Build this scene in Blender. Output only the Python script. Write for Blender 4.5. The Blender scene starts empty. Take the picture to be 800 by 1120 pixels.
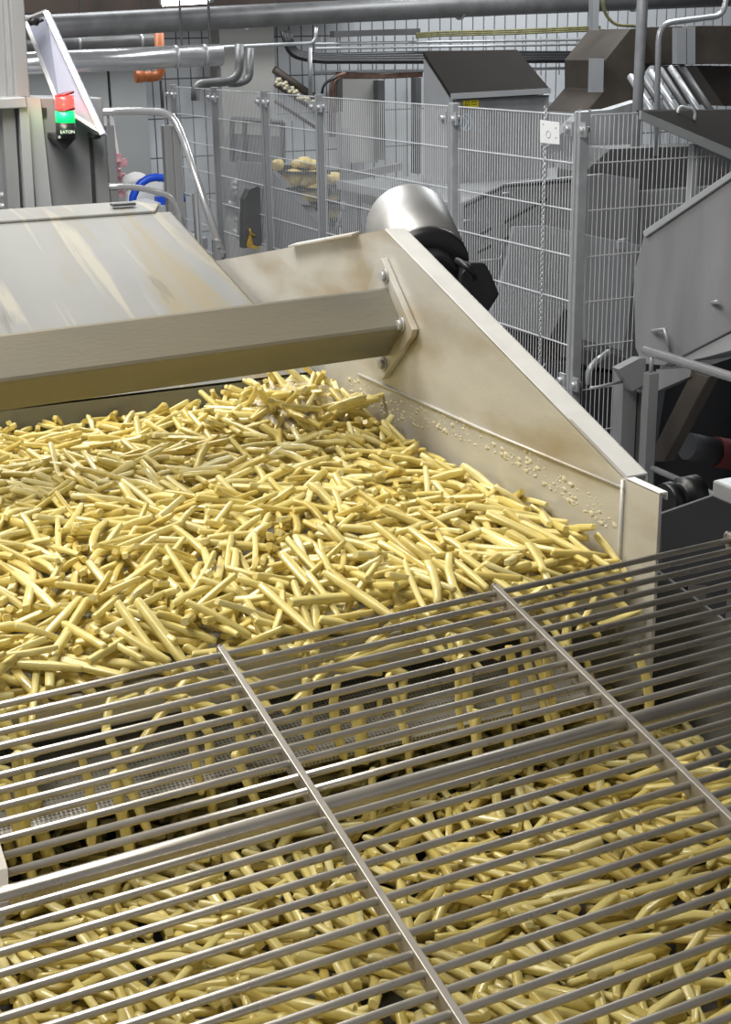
import bpy, math, random
import numpy as np
from mathutils import Vector as V, Matrix, noise
random.seed(7); rng = np.random.default_rng(11)
COL = bpy.context.scene.collection
EYE = V((0, 0, 2.34))
# ---------------------------------------------------------------- calibrated camera (800 x 1120 frame)
vy = (-345 - 400, 57 - 560); vx = (3900 - 400, -20 - 560)
F = math.sqrt(-(vy[0]*vx[0] + vy[1]*vx[1]))
cy = V((vy[0], vy[1], F)).normalized(); cx = V((vx[0], vx[1], F)).normalized()
cz = cx.cross(cy).normalized()
if cz[1] > 0: cz = -cz
def ray(u, v):
    d = V((u-400, v-560, F)); return V((cx.dot(d), cy.dot(d), cz.dot(d)))
def P(u, v, y=None, x=None, z=None):
    d = ray(u, v)
    if y is not None: t = y/d[1]
    elif x is not None: t = x/d[0]
    else: t = (z-EYE[2])/d[2]
    return EYE + d*t
def proj(p):
    q = V(p)-EYE; c = cx*q[0] + cy*q[1] + cz*q[2]
    return 400+F*c[0]/c[2], 560+F*c[1]/c[2], c[2]
cd = bpy.data.cameras.new('camera'); cam = bpy.data.objects.new('camera', cd); COL.objects.link(cam)
# world axes seen in camera coords (x right, y down, z fwd) are cx, cy, cz
Mw = Matrix(((cx[0], -cx[1], -cx[2]), (cy[0], -cy[1], -cy[2]), (cz[0], -cz[1], -cz[2])))
cam.matrix_world = Matrix.Translation(EYE) @ Mw.to_4x4()
cd.sensor_fit = 'HORIZONTAL'; cd.sensor_width = 24; cd.lens = F*24/800; cd.clip_start = .02
bpy.context.scene.camera = cam
# ---------------------------------------------------------------- materials
def newmat(name):
    m = bpy.data.materials.new(name); m.use_nodes = True
    return m, m.node_tree, m.node_tree.nodes['Principled BSDF']
def mat(name, col, rough=.5, metal=0, var=.12, scale=6, stretch=(1,1,1), bump=0, bscale=60, rvar=.1, emit=None, spec=.5, stain=None, stain_scale=3):
    m, nt, b = newmat(name); N, L = nt.nodes, nt.links
    tc = N.new('ShaderNodeTexCoord'); mp = N.new('ShaderNodeMapping'); L.new(tc.outputs['Object'], mp.inputs[0])
    mp.inputs['Scale'].default_value = stretch
    n = N.new('ShaderNodeTexNoise'); n.inputs['Scale'].default_value = scale; n.inputs['Detail'].default_value = 6
    L.new(mp.outputs[0], n.inputs[0])
    r = N.new('ShaderNodeValToRGB'); r.color_ramp.elements[0].position = .3; r.color_ramp.elements[1].position = .7
    r.color_ramp.elements[0].color = [max(0, c*(1-var)) for c in col]+[1]
    r.color_ramp.elements[1].color = [min(1, c*(1+var)) for c in col]+[1]
    L.new(n.outputs[0], r.inputs[0]); out = r.outputs[0]
    if stain:
        n2 = N.new('ShaderNodeTexNoise'); n2.inputs['Scale'].default_value = stain_scale; n2.inputs['Detail'].default_value = 8
        mp2 = N.new('ShaderNodeMapping'); mp2.inputs['Scale'].default_value = stretch; L.new(tc.outputs['Object'], mp2.inputs[0]); L.new(mp2.outputs[0], n2.inputs[0])
        r2 = N.new('ShaderNodeValToRGB'); r2.color_ramp.elements[0].position = .48; r2.color_ramp.elements[1].position = .68
        mx = N.new('ShaderNodeMix'); mx.data_type = 'RGBA'; L.new(n2.outputs[0], r2.inputs[0]); L.new(r2.outputs[0], mx.inputs[0])
        L.new(out, mx.inputs[6]); mx.inputs[7].default_value = list(stain)+[1]; out = mx.outputs[2]
    L.new(out, b.inputs['Base Color'])
    b.inputs['Metallic'].default_value = metal; b.inputs['Specular IOR Level'].default_value = spec
    mr = N.new('ShaderNodeMapRange'); mr.inputs[3].default_value = max(.03, rough-rvar); mr.inputs[4].default_value = min(1, rough+rvar)
    L.new(n.outputs[0], mr.inputs[0]); L.new(mr.outputs[0], b.inputs['Roughness'])
    if bump:
        bn = N.new('ShaderNodeTexNoise'); bn.inputs['Scale'].default_value = bscale; L.new(mp.outputs[0], bn.inputs[0])
        bp = N.new('ShaderNodeBump'); bp.inputs['Strength'].default_value = bump; bp.inputs['Distance'].default_value = .002
        L.new(bn.outputs[0], bp.inputs['Height']); L.new(bp.outputs[0], b.inputs['Normal'])
    if emit:
        b.inputs['Emission Color'].default_value = list(emit[0])+[1]; b.inputs['Emission Strength'].default_value = emit[1]
    return m
M = {}
M['wall_steel'] = mat('warm brushed steel', (.62,.61,.58), .42, .3, .07, 9, (1,1,3), .10, 160, stain=(.42,.35,.24), stain_scale=3.2)
M['rail'] = mat('polished tube', (.70,.70,.70), .22, .7, .04, 14, rvar=.05)
M['bar_steel'] = mat('rod steel', (.52,.485,.43), .30, .6, .08, 20, bump=.05)
M['crossbar_steel'] = mat('crossbar steel', (.40,.37,.33), .45, .5, .12, 30, bump=.1)
M['beam_steel'] = mat('beam steel', (.19,.192,.178), .6, .2, .14, 30, (.3,1,1), .15, 260, stain=(.27,.245,.18), stain_scale=2.5)
M['hood_steel'] = mat('hood steel', (.50,.50,.49), .55, .3, .07, 5, (4,.6,1), .06, 120, stain=(.56,.52,.42), stain_scale=1.6)
M['flange_steel'] = mat('clean steel', (.80,.80,.78), .42, .1, .04, 30)
M['bed_steel'] = mat('wet dark steel', (.30,.28,.22), .3, .6, .15, 20, bump=.1)
M['steel'] = mat('grey steel', (.285,.29,.295), .48, .25, .18, 5, (1,1,.3), .06, 100)
M['steel_light'] = mat('light steel', (.44,.45,.46), .45, .3, .07, 4)
M['steel_dark'] = mat('dark steel', (.12,.12,.12), .5, .3, .15, 4)
M['brown_steel'] = mat('tinted duct steel', (.08,.066,.054), .5, .3, .35, 3)
M['roof_steel'] = mat('brown roof sheet', (.022,.019,.016), .85, 0, .1, 9, spec=.1)
M['galv'] = mat('galvanised steel', (.50,.51,.52), .38, .45, .1, 18)
M['wire'] = mat('bright wire', (.75,.76,.77), .4, .2, .05, 9)
M['black'] = mat('black rubber', (.015,.015,.017), .42, 0, .2, 9)
M['blackm'] = mat('black cast metal', (.03,.03,.032), .38, .2, .2, 20)
M['dark'] = mat('shadowed machine paint', (.035,.036,.04), .6, .2, .2, 5)  # near-black colour carries the shade of the machine interior
M['polish'] = mat('polished cover steel', (.55,.55,.55), .42, .75, .05, 14, (1,1,1))
M['white'] = mat('white plastic', (.82,.82,.80), .5, 0, .03)
M['orange'] = mat('orange pvc', (.55,.17,.06), .4, 0, .1)
M['blue'] = mat('blue plastic', (.01,.08,.62), .4, 0, .05)
M['pink'] = mat('pink cartons', (.65,.35,.38), .6, 0, .5, 14)
M['yellow'] = mat('yellow sticker', (.85,.70,.02), .5, 0, .03)
M['ochre'] = mat('ochre label', (.45,.28,.04), .6, 0, .2, 30)
M['ycable'] = mat('yellow cable', (.20,.19,.09), .6, 0, .3, 20)
M['copper'] = mat('brown cable', (.16,.09,.065), .5, .2, .4, 20)
M['brownbeam'] = mat('dark brown cladding', (.045,.03,.022), .6, 0, .3, 3)
M['potato'] = mat('potato', (.80,.62,.22), .5, 0, .2, 20)
M['bluew'] = mat('brushed blue white panel', (.44,.47,.58), .35, .3, .1, 9, (1,1,.2))
M['red_lens'] = mat('red lens', (.7,.02,.02), .3, 0, .02, emit=((1,.06,.05), 2.4))
M['red_core'] = mat('red glow', (1,.4,.3), .3, 0, .02, emit=((1,.28,.2), 9))
M['green_lens'] = mat('green lens', (.02,.5,.2), .3, 0, .02, emit=((.0,.6,.09), 1.9))
M['green_core'] = mat('green glow', (.4,1,.7), .3, 0, .02, emit=((.25,1,.6), 8))
M['lamp'] = mat('lamp tube', (1,1,1), .3, 0, 0, emit=((1,1,.98), 14))
M['floor'] = mat('floor', (.22,.22,.22), .4, 0, .25, 2)
M['grey_wall'] = mat('grey wall panel', (.30,.31,.305), .6, 0, .04, 2)
M['beige'] = mat('beige wall panel', (.36,.355,.33), .6, 0, .04, 2)
M['red'] = mat('red paint', (.10,.008,.008), .6, 0, .1)
M['crumb'] = mat('potato starch crumbs', (.66,.60,.42), .6, 0, .15, 60)
def hood_mat():
    m, nt, b = newmat('water streaked sheet'); N, L = nt.nodes, nt.links
    tc = N.new('ShaderNodeTexCoord'); out = None
    def layer(prev, col, sc, st, lo, hi, dist=0, off=0):
        mp = N.new('ShaderNodeMapping'); mp.inputs['Scale'].default_value = st; mp.inputs['Location'].default_value = (off,off,0); L.new(tc.outputs['Object'], mp.inputs[0])
        n = N.new('ShaderNodeTexNoise'); n.inputs['Scale'].default_value = sc; n.inputs['Detail'].default_value = 7; n.inputs['Distortion'].default_value = dist; L.new(mp.outputs[0], n.inputs[0])
        r = N.new('ShaderNodeMapRange'); r.inputs[1].default_value = lo; r.inputs[2].default_value = hi; L.new(n.outputs[0], r.inputs[0])
        x = N.new('ShaderNodeMix'); x.data_type = 'RGBA'; L.new(r.outputs[0], x.inputs[0]); x.inputs[7].default_value = list(col)+[1]
        if prev is None: x.inputs[6].default_value = (.22,.22,.21,1)
        else: L.new(prev, x.inputs[6])
        return x.outputs[2]
    o = layer(None, (.19,.195,.19), 3, (2,1,1), .4, .65)
    o = layer(o, (.23,.195,.12), 1.6, (6,.6,1), .5, .66, .8, 3)
    o = layer(o, (.31,.29,.24), 2.2, (14,.7,1), .56, .66, .6, 7)
    o = layer(o, (.12,.11,.085), 2.6, (11,.8,1), .62, .74, .5, 11)
    L.new(o, b.inputs['Base Color']); b.inputs['Roughness'].default_value = .55; b.inputs['Metallic'].default_value = .15
    return m
M['hood_steel'] = hood_mat()
def tile_mat():
    m, nt, b = newmat('white wall cladding'); N, L = nt.nodes, nt.links
    tc = N.new('ShaderNodeTexCoord'); sp = N.new('ShaderNodeSeparateXYZ'); L.new(tc.outputs['Object'], sp.inputs[0])
    cb = N.new('ShaderNodeCombineXYZ'); L.new(sp.outputs[0], cb.inputs[0]); L.new(sp.outputs[2], cb.inputs[1])
    br = N.new('ShaderNodeTexBrick'); br.offset = 0; br.squash = 1
    br.inputs['Color1'].default_value = (.58,.60,.62,1); br.inputs['Color2'].default_value = (.52,.54,.56,1); br.inputs['Mortar'].default_value = (.10,.10,.10,1)
    br.inputs['Scale'].default_value = 1; br.inputs['Mortar Size'].default_value = .006; br.inputs['Brick Width'].default_value = .12; br.inputs['Row Height'].default_value = .34
    L.new(cb.outputs[0], br.inputs[0]); L.new(br.outputs[0], b.inputs['Base Color']); b.inputs['Roughness'].default_value = .4
    return m
M['tile'] = tile_mat()
def perf_mat():
    m, nt, b = newmat('perforated wet steel'); N, L = nt.nodes, nt.links
    tc = N.new('ShaderNodeTexCoord'); vo = N.new('ShaderNodeTexVoronoi'); vo.inputs['Scale'].default_value = 230; vo.inputs['Randomness'].default_value = .12
    L.new(tc.outputs['Object'], vo.inputs['Vector'])
    r = N.new('ShaderNodeValToRGB'); r.color_ramp.elements[0].position = .28; r.color_ramp.elements[1].position = .42
    r.color_ramp.elements[0].color = (.14,.13,.11,1); r.color_ramp.elements[1].color = (.40,.39,.36,1)
    L.new(vo.outputs['Distance'], r.inputs[0]); L.new(r.outputs[0], b.inputs['Base Color'])
    b.inputs['Metallic'].default_value = .4; b.inputs['Roughness'].default_value = .4
    bp = N.new('ShaderNodeBump'); bp.inputs['Strength'].default_value = .4; bp.inputs['Distance'].default_value = .002
    L.new(vo.outputs['Distance'], bp.inputs['Height']); L.new(bp.outputs[0], b.inputs['Normal'])
    return m
M['perf'] = perf_mat()
M['pipe'] = mat('dull pipe steel', (.20,.20,.20), .42, .4, .18, 9)
def fry_mat():
    m, nt, b = newmat('raw potato fry'); N, L = nt.nodes, nt.links
    g = N.new('ShaderNodeNewGeometry'); r = N.new('ShaderNodeValToRGB')
    e = r.color_ramp.elements; e[0].position = 0; e[0].color = (.74,.58,.155,1); e[1].position = 1; e[1].color = (.92,.83,.42,1)
    x = e.new(.5); x.color = (.85,.72,.25,1)
    L.new(g.outputs['Random Per Island'], r.inputs[0])
    tc = N.new('ShaderNodeTexCoord'); n = N.new('ShaderNodeTexNoise'); n.inputs['Scale'].default_value = 70; L.new(tc.outputs['Object'], n.inputs[0])
    mx = N.new('ShaderNodeMix'); mx.data_type = 'RGBA'; mx.blend_type = 'MULTIPLY'; mx.inputs[0].default_value = .35
    r2 = N.new('ShaderNodeValToRGB'); r2.color_ramp.elements[0].position = .35; r2.color_ramp.elements[0].color = (.7,.65,.5,1); r2.color_ramp.elements[1].position = .65
    L.new(n.outputs[0], r2.inputs[0]); L.new(r.outputs[0], mx.inputs[6]); L.new(r2.outputs[0], mx.inputs[7]); L.new(mx.outputs[2], b.inputs['Base Color'])
    b.inputs['Roughness'].default_value = .38; b.inputs['Coat Weight'].default_value = .6; b.inputs['Coat Roughness'].default_value = .10
    return m
M['fry'] = fry_mat()
def splash_mat():
    m, nt, b = newmat('foaming water'); N, L = nt.nodes, nt.links
    b.inputs['Base Color'].default_value = (.88,.83,.68,1); b.inputs['Roughness'].default_value = .25
    tc = N.new('ShaderNodeTexCoord'); n = N.new('ShaderNodeTexNoise'); n.inputs['Scale'].default_value = 45; n.inputs['Detail'].default_value = 8
    L.new(tc.outputs['Object'], n.inputs[0]); r = N.new('ShaderNodeMapRange'); r.inputs[1].default_value = .38; r.inputs[2].default_value = .62; r.inputs[3].default_value = .05; r.inputs[4].default_value = .7
    L.new(n.outputs[0], r.inputs[0]); L.new(r.outputs[0], b.inputs['Alpha'])
    return m
M['splash'] = splash_mat()
# ---------------------------------------------------------------- object helpers
def link(o): COL.objects.link(o); return o
def tag(o, label=None, cat=None, group=None, kind=None):
    if label: o['label'] = label
    if cat: o['category'] = cat
    if group: o['group'] = group
    if kind: o['kind'] = kind
    return o
def thing(name, label, cat, loc=(0,0,0), group=None):
    o = link(bpy.data.objects.new(name, None)); o.location = loc; o['_o'] = list(loc); o.empty_display_size = .05
    return tag(o, label, cat, group)
class MB:
    def __init__(s): s.v = []; s.f = []; s.sm = []
    def add(s, vs, fs, smooth=False):
        b = len(s.v); s.v += [V(a) for a in vs]; s.f += [[i+b for i in f] for f in fs]; s.sm += [smooth]*len(fs); return s
    def prism(s, poly, vec):
        n = len(poly); vec = V(vec); a = [V(p) for p in poly]
        return s.add(a+[p+vec for p in a], [list(range(n))[::-1], [n+i for i in range(n)]] + [[i, (i+1) % n, n+(i+1) % n, n+i] for i in range(n)])
    def box(s, lo, hi, rz=0):
        lo = V(lo); hi = V(hi)
        p = [(lo[0],lo[1],lo[2]), (hi[0],lo[1],lo[2]), (hi[0],hi[1],lo[2]), (lo[0],hi[1],lo[2])]
        if rz:
            c = (lo+hi)/2; R = Matrix.Rotation(rz, 3, 'Z'); p = [c+R@(V(q)-c) for q in p]
        return s.prism(p, (0,0,hi[2]-lo[2]))
    def tube(s, path, r, n=10, fillet=0, closed=False):
        pts = [V(p) for p in path]
        if fillet and len(pts) > 2:
            q = [pts[0]]
            for i in range(1, len(pts)-1):
                a, b, c = pts[i-1], pts[i], pts[i+1]; f = min(fillet, (a-b).length*.49, (c-b).length*.49)
                p0 = b+(a-b).normalized()*f; p1 = b+(c-b).normalized()*f
                for k in range(7): t = k/6; q.append(p0*(1-t)**2+b*2*t*(1-t)+p1*t*t)
            pts = q+[pts[-1]]
        rs = r if isinstance(r, (list, tuple)) else [r]*len(pts)
        vs = []; t0 = (pts[1]-pts[0]).normalized(); up = V((0,0,1)) if abs(t0[2]) < .9 else V((1,0,0))
        nrm = t0.cross(up).normalized()
        for i, p in enumerate(pts):
            t = (pts[min(i+1, len(pts)-1)]-pts[max(i-1, 0)]).normalized()
            nrm = (nrm-t*nrm.dot(t)).normalized(); bi = t.cross(nrm)
            for k in range(n):
                a = 2*math.pi*k/n; vs.append(p+(nrm*math.cos(a)+bi*math.sin(a))*rs[i])
        m = len(pts); fs = [[i*n+k, i*n+(k+1) % n, (i+1)*n+(k+1) % n, (i+1)*n+k] for i in range(m-1) for k in range(n)]
        s.add(vs, fs, n > 5)
        b = len(s.v)-len(vs); s.f += [[b+k for k in range(n)][::-1], [b+(m-1)*n+k for k in range(n)]]; s.sm += [False, False]
        return s
    def bolt(s, p, d, r=.008, h=.006):
        d = V(d).normalized(); p = V(p); s.tube([p, p+d*h*.35], r*1.45, 14); s.tube([p+d*h*.35, p+d*h*1.35], r, 6); return s
    def blob(s, c, r, n=10, m=7, seed=0, amp=.15):
        c = V(c); r = V(r); vs = []
        for i in range(m+1):
            th = math.pi*i/m
            for k in range(n):
                ph = 2*math.pi*k/n; d = V((math.sin(th)*math.cos(ph), math.sin(th)*math.sin(ph), math.cos(th)))
                q = 1+amp*noise.noise(d*1.7+V((seed*3.1,seed,0))); vs.append(c+V((d[0]*r[0],d[1]*r[1],d[2]*r[2]))*q)
        return s.add(vs, [[i*n+k, (i+1)*n+k, (i+1)*n+(k+1) % n, i*n+(k+1) % n] for i in range(m) for k in range(n)], True)
    def build(s, name, m, parent=None, bevel=0, label=None, cat=None, group=None, kind=None, origin=None):
        o0 = V((0,0,0))
        if parent is not None: o0 = V(parent['_o'])
        elif origin is not None: o0 = V(origin)
        me = bpy.data.meshes.new(name); me.from_pydata([v-o0 for v in s.v], [], s.f); me.validate(); me.update()
        me.materials.append(m if not isinstance(m, str) else M[m])
        if len(me.polygons) == len(s.sm): me.polygons.foreach_set('use_smooth', s.sm)
        o = link(bpy.data.objects.new(name, me)); o['_o'] = list(o0)
        if parent is not None: o.parent = parent
        else: o.location = o0
        if bevel:
            b = o.modifiers.new('bevel', 'BEVEL'); b.width = bevel; b.segments = 2; b.limit_method = 'ANGLE'
        return tag(o, label, cat, group, kind)
def px(poly, y): return [P(u, v, y=y) for u, v in poly]
def board(poly, y, dy): return MB().prism(px(poly, y), (0, dy, 0))
# ================================================================= SETTING
MB().box((-4,-2,-.1), (16,14,0)).build('floor', 'floor', kind='structure')
MB().box((-4,12.5,0), (16,12.7,4.6)).build('wall_back', 'tile', kind='structure')
MB().box((-4,-2.2,4.6), (16,14,4.7)).build('ceiling', 'steel_dark', kind='structure')
MB().box((15.8,-2,0), (16,12.5,4.6)).build('wall_right', 'grey_wall', kind='structure')
a = P(88,100,y=12.3)[0]; b = P(160,100,y=12.3)[0]
w = MB().box((-4,12.3,0), (P(120,100,y=12.3)[0]-.012,12.5,4.4)).box((P(120,100,y=12.3)[0]+.012,12.3,0), (b,12.5,4.4))
w.build('wall_left', 'grey_wall', kind='structure')
MB().box((P(243,100,y=12.2)[0],12.2,0), (P(302,100,y=12.2)[0],12.5,4.4)).build('trim_1', 'beige', kind='structure')
MB().box((P(160,0,y=11.9)[0]-4.4,11.9,P(100,14,y=11.9)[2]), (P(420,0,y=11.9)[0],12.2,3.3)).build('trim_2', 'brownbeam', kind='structure')
# ================================================================= FENCE
FX = 3.412; FY = 5.173; FT = 2.025
def clamp(mb, p, side):
    p = V(p); mb.box(p+V((-.045,-.02,-.03)), p+V((.0,.03,.03))); mb.tube([p+V((-.06,.0,0)), p+V((.01,.0,0))], .016, 10)
    return mb
def wires_y(x, y0, y1, z0, z1):
    mb = MB(); n = int((y1-y0)/.0235)
    for i in range(n+1):
        y = y0+(y1-y0)*i/n; mb.tube([(x+.004,y,z0), (x+.004,y,z1)], .0018 if y0 < 8 else .0012, 4)
    k = 0
    while z1-k*.2 > z0: mb.tube([(x,y0,z1-k*.2), (x,y1,z1-k*.2)], .0034, 5); k += 1
    return mb
posts = [(637,FY), (497,6.312), (352,8.002), (290,8.917), (235,9.922), (192,10.898)]
pl = ['grey fence post where the two fence runs meet', 'grey fence post in front of the slanted roof cabinet', 'grey fence post beside the potato trays',
      'grey fence post left of the potato trays', 'grey fence post beyond the diagonal handrail', 'grey fence post at the far left end of the fence']
for i, (u, y) in enumerate(posts):
    t = thing('fence_post', pl[i], 'fence post', (FX,y,0), 'posts of the wire mesh fence')
    w = .024
    pm = MB().box((FX-w,y-w,0), (FX+w,y+w,FT+.012)).build('post', 'galv' if i < 2 else 'steel', t, bevel=.004)
    MB().box((FX-w-.008,y-.006,.02), (FX-w+.002,y+.006,FT+.01)).build('rib', 'steel_light', pm)
    MB().box((FX-.09,y-.09,0), (FX+.09,y+.09,.012)).build('base_plate', 'galv', t)
    for z in (FT-.06, FT-1.16, .3):
        for sg in (-1, 1):
            m = MB().box((FX-.03,y+sg*.0525-.0225,z-.03), (FX-.018,y+sg*.0525+.0225,z+.03)).tube([(FX-.05,y+sg*.055,z), (FX,y+sg*.055,z)], .014, 10)
            m.build('clamp', 'galv', t)
    if i == 0:
        MB().prism(px([(628.5,124),(636,119),(637,125),(629,127)], y+.04), (0,.006,0)).build('corner_bracket', 'galv', t)
        MB().prism(px([(640,124),(647,119),(647,125),(642,127)], y+.04), (0,.006,0)).build('corner_bracket', 'galv', t)
wl = ['wire mesh fence panel hung with the chain and white tag', 'wire mesh fence panel left of the slanted roof cabinet', 'wire mesh fence panel in front of the potato trays',
      'narrow wire mesh fence panel over the dark yellow marked cover', 'far wire mesh fence panel beside the diagonal handrail']
for i in range(5):
    ya, yb = posts[i][1]+.045, posts[i+1][1]-.045
    m = wires_y(FX, ya, yb, .12, FT-.005)
    m.build('wire_fence', 'wire', label=wl[i], cat='fence panel', group='wire mesh fence panels', origin=(FX, ya, .12))
def ztop(x): return FT-.005 if x < 3.70 else FT-.03-(x-3.70)*.405
m = MB(); x = FX+.05
while x < 4.75:
    m.tube([(x,FY+.004,.12), (x,FY+.004,ztop(x))], .0018, 4); x += .0237
for k in range(10):
    z = FT-.005-k*.2; xe = 4.75 if k else 3.70
    if k: xe = min(4.75, 3.70+max(0, (FT-.03-z)/.405))
    if z > .12: m.tube([(FX+.05,FY,z), (max(xe, FX+.1),FY,z)], .0034, 5)
m.build('wire_fence', 'wire', label='wire mesh fence panel right of the corner post under the sloped lid', cat='fence panel', group='wire mesh fence panels', origin=(FX+.05,FY,.12))
# chain
c0 = P(597,118,x=FX-.02); c1 = P(590,402,x=FX-.02); m = MB(); n = 92
for i in range(n):
    p = c0.lerp(c1, i/(n-1)); a = (i % 2)*math.pi/2
    q = []
    for k in range(8):
        t = 2*math.pi*k/8; l = V((math.cos(a)*math.cos(t)*.0062, math.sin(a)*math.cos(t)*.0062, math.sin(t)*.0095)); q.append(p+l)
    m.tube(q+[q[0]], .0026, 4)
m.build('chain', 'galv', label='thin steel chain hanging on the fence with loops of small links', cat='chain', origin=c0)
m = MB()
for k in range(4): m.tube([c1+V((-.02*math.cos(k*1.7),-.02*math.sin(k),.01*k)), c1+V((0,0,-.02-.01*k)), c1+V((.0,.03*math.cos(k),-.01))], .004, 6)
m.build('hook', 'galv', label='small shiny snap hook at the bottom end of the fence chain', cat='hook', origin=c1)
tg = thing('tag_sign', 'small white tag hung on the fence beside the corner post', 'sign', P(592,130,x=FX-.03))
MB().prism([P(591,131,x=FX-.035), P(612,134,x=FX-.035), P(612,158,x=FX-.035), P(591,156,x=FX-.035)], (.004,0,0)).build('plate', 'white', tg)
m = MB()
for u, v in ((608.5,140),(608.5,151),(595,136)): m.tube([P(u,v,x=FX-.0358), P(u,v,x=FX-.0352)], .004, 8)
q = [P(600+2.4*math.cos(t*.785), 147+4*math.sin(t*.785), x=FX-.0365) for t in range(9)]; m.tube(q, .0012, 4)
m.build('print', 'steel', tg)
# ================================================================= UPPER CONVEYOR
WX = .908
poly = [(1.198,1.62),(1.198,1.857),(1.262,1.857),(1.896,2.071),(2.61,1.937),(3.0,1.868),(3.0,1.45),(1.35,1.45)]
BC = thing('vibrating_conveyor', 'steel vibrating conveyor carrying the upper bed of cut fries', 'conveyor', (.3,2.1,0))
sw = MB().prism([(WX,y,z) for y, z in poly], (.004,0,0)).build('side_wall', 'wall_steel', BC)
fl = MB()
def strip(p, q, w, t=.003): # flange along p-q, outward +x
    p, q = V(p), V(q); fl.prism([p, q, q+V((w,0,0)), p+V((w,0,0))], (0,0,-t))
strip((WX,1.266,1.858), (WX,1.896,2.0725), .034); strip((WX,1.198,1.858), (WX,1.262,1.858), .012)
fl.prism([(WX+.034,1.266,1.858),(WX+.034,1.896,2.0725),(WX+.034,1.896,2.045),(WX+.034,1.266,1.83)], (-.003,0,0))
fl.prism([(WX+.012,1.198,1.858),(WX+.012,1.262,1.858),(WX+.012,1.262,1.848),(WX+.012,1.198,1.848)], (-.002,0,0))
fl.build('flange', 'flange_steel', sw, bevel=.001)
MB().prism([(WX-.012,1.99,2.052),(WX-.012,2.26,2.002),(WX+.004,2.26,2.006),(WX+.004,1.99,2.056)], (0,0,.003)).build('flange_flap', 'wall_steel', sw)
# liner seam and weld
MB().tube([(WX-.001,1.262,1.845), (WX-.001,1.60,1.835), (WX-.001,2.0,1.83)], .0022, 6).tube([(WX-.001,1.266,1.855), (WX-.001,1.266,1.66)], .0028, 6).build('weld_seam', 'wall_steel', sw)
m = MB()
for i in range(330):
    y = random.uniform(1.28, 2.05); z = 1.797+.03*random.random()**1.5+.012*math.sin(y*9)
    s = .0009+.0030*random.random()**3; m.blob((WX,y,z), (.0007,s*1.8,s), 6, 4, i, .5)
m.build('starch_crumbs', 'crumb', sw)
MB().prism([(-.40,y,z) for y, z in poly], (-.004,0,0)).build('side_wall', 'wall_steel', BC)
MB().prism([(-.396,1.262,1.722),(-.396,1.262,1.728),(-.396,3.0,1.728),(-.396,3.0,1.722)], (1.302,0,0)).build('bed', 'perf', BC)
MB().prism([(-.396,1.250,1.730),(-.396,1.262,1.730),(-.396,1.262,1.690),(-.396,1.250,1.690)], (1.302,0,0)).build('apron', 'wall_steel', BC, bevel=.003)
# lower perforated chute plate
MB().prism([(-.35,1.38,1.688),(-.35,1.162,1.650),(-.35,1.162,1.646),(-.35,1.38,1.684)], (1.15,0,0)).build('perforated_plate', 'perf', BC)
for x in (-.35,.86):
    for y in (1.6,2.8): MB().box((x-.03,y-.03,0), (x+.03,y+.03,1.722)).build('leg', 'steel', BC)
# cross beam, diamond section
bx0, bx1 = -.42, WX-.006; bc0 = V((bx1,1.868,1.938)); 
e0 = P(425,315,x=WX); 
cb = MB(); h = .054
def dia(x, tz): return [(x, bc0[1]-h, bc0[2]+tz), (x, bc0[1], bc0[2]+h+tz), (x, bc0[1]+h, bc0[2]+tz), (x, bc0[1], bc0[2]-h+tz)]
A = dia(bx0,-.030); B = dia(bx1,0)
cb.add(A+B, [[3,2,1,0],[4,5,6,7]]+[[i,(i+1)%4,4+(i+1)%4,4+i] for i in range(4)])
beam = cb.build('cross_beam', 'beam_steel', BC, bevel=.006)
ep = MB().prism([P(u,v,x=WX-.001) for u,v in ((419,284),(424,282),(458,360),(456,368),(425,414),(419,410),(410,395),(408,318))], (-.010,0,0)).build('end_plate', 'wall_steel', beam, bevel=.001)
bo = MB()
for u, v in ((422,302),(440,355),(420,398)): bo.bolt(P(u,v,x=WX-.011), (-1,0,0), .0075, .006)
bo.build('bolt', 'galv', beam)
# ================================================================= HOOD
HD = thing('infeed_hood', 'water streaked sloping steel cover plate behind the cross beam', 'cover plate', (.3,2.2,1.7))
MB().prism([(-.42,2.15,1.806),(.895,2.15,1.806),(.895,2.93,1.998),(-.42,2.93,1.998)], (0,0,-.004)).build('sloping_plate', 'hood_steel', HD)
MB().prism([(-.42,2.15,1.806),(.895,2.15,1.806),(.895,2.15,1.752),(-.42,2.15,1.752)], (0,.004,0)).build('front_lip', 'beam_steel', HD, bevel=.001)
MB().prism([(-.42,2.925,1.995),(.86,2.925,1.995),(.885,2.98,2.002),(.85,3.06,2.004),(-.42,3.06,2.004)], (0,0,.008)).build('top_strip', 'hood_steel', HD, bevel=.003)
for lo_, hi_ in (((.44,2.955,2.0115), (.53,2.985,2.017)), ((.78,2.97,2.0115), (.83,2.995,2.017))): MB().box(lo_, hi_).build('latch', 'steel_dark', HD)
MB().prism([(.895,2.15,1.75),(.895,2.15,1.806),(.895,2.93,1.998),(.895,2.93,1.75)], (-.003,0,0)).build('side_skirt', 'beam_steel', HD)
MB().prism([(-.42,3.06,2.004),(.85,3.06,2.004),(.85,3.06,1.75),(-.42,3.06,1.75)], (0,-.003,0)).build('back_plate', 'steel', HD)
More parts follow.
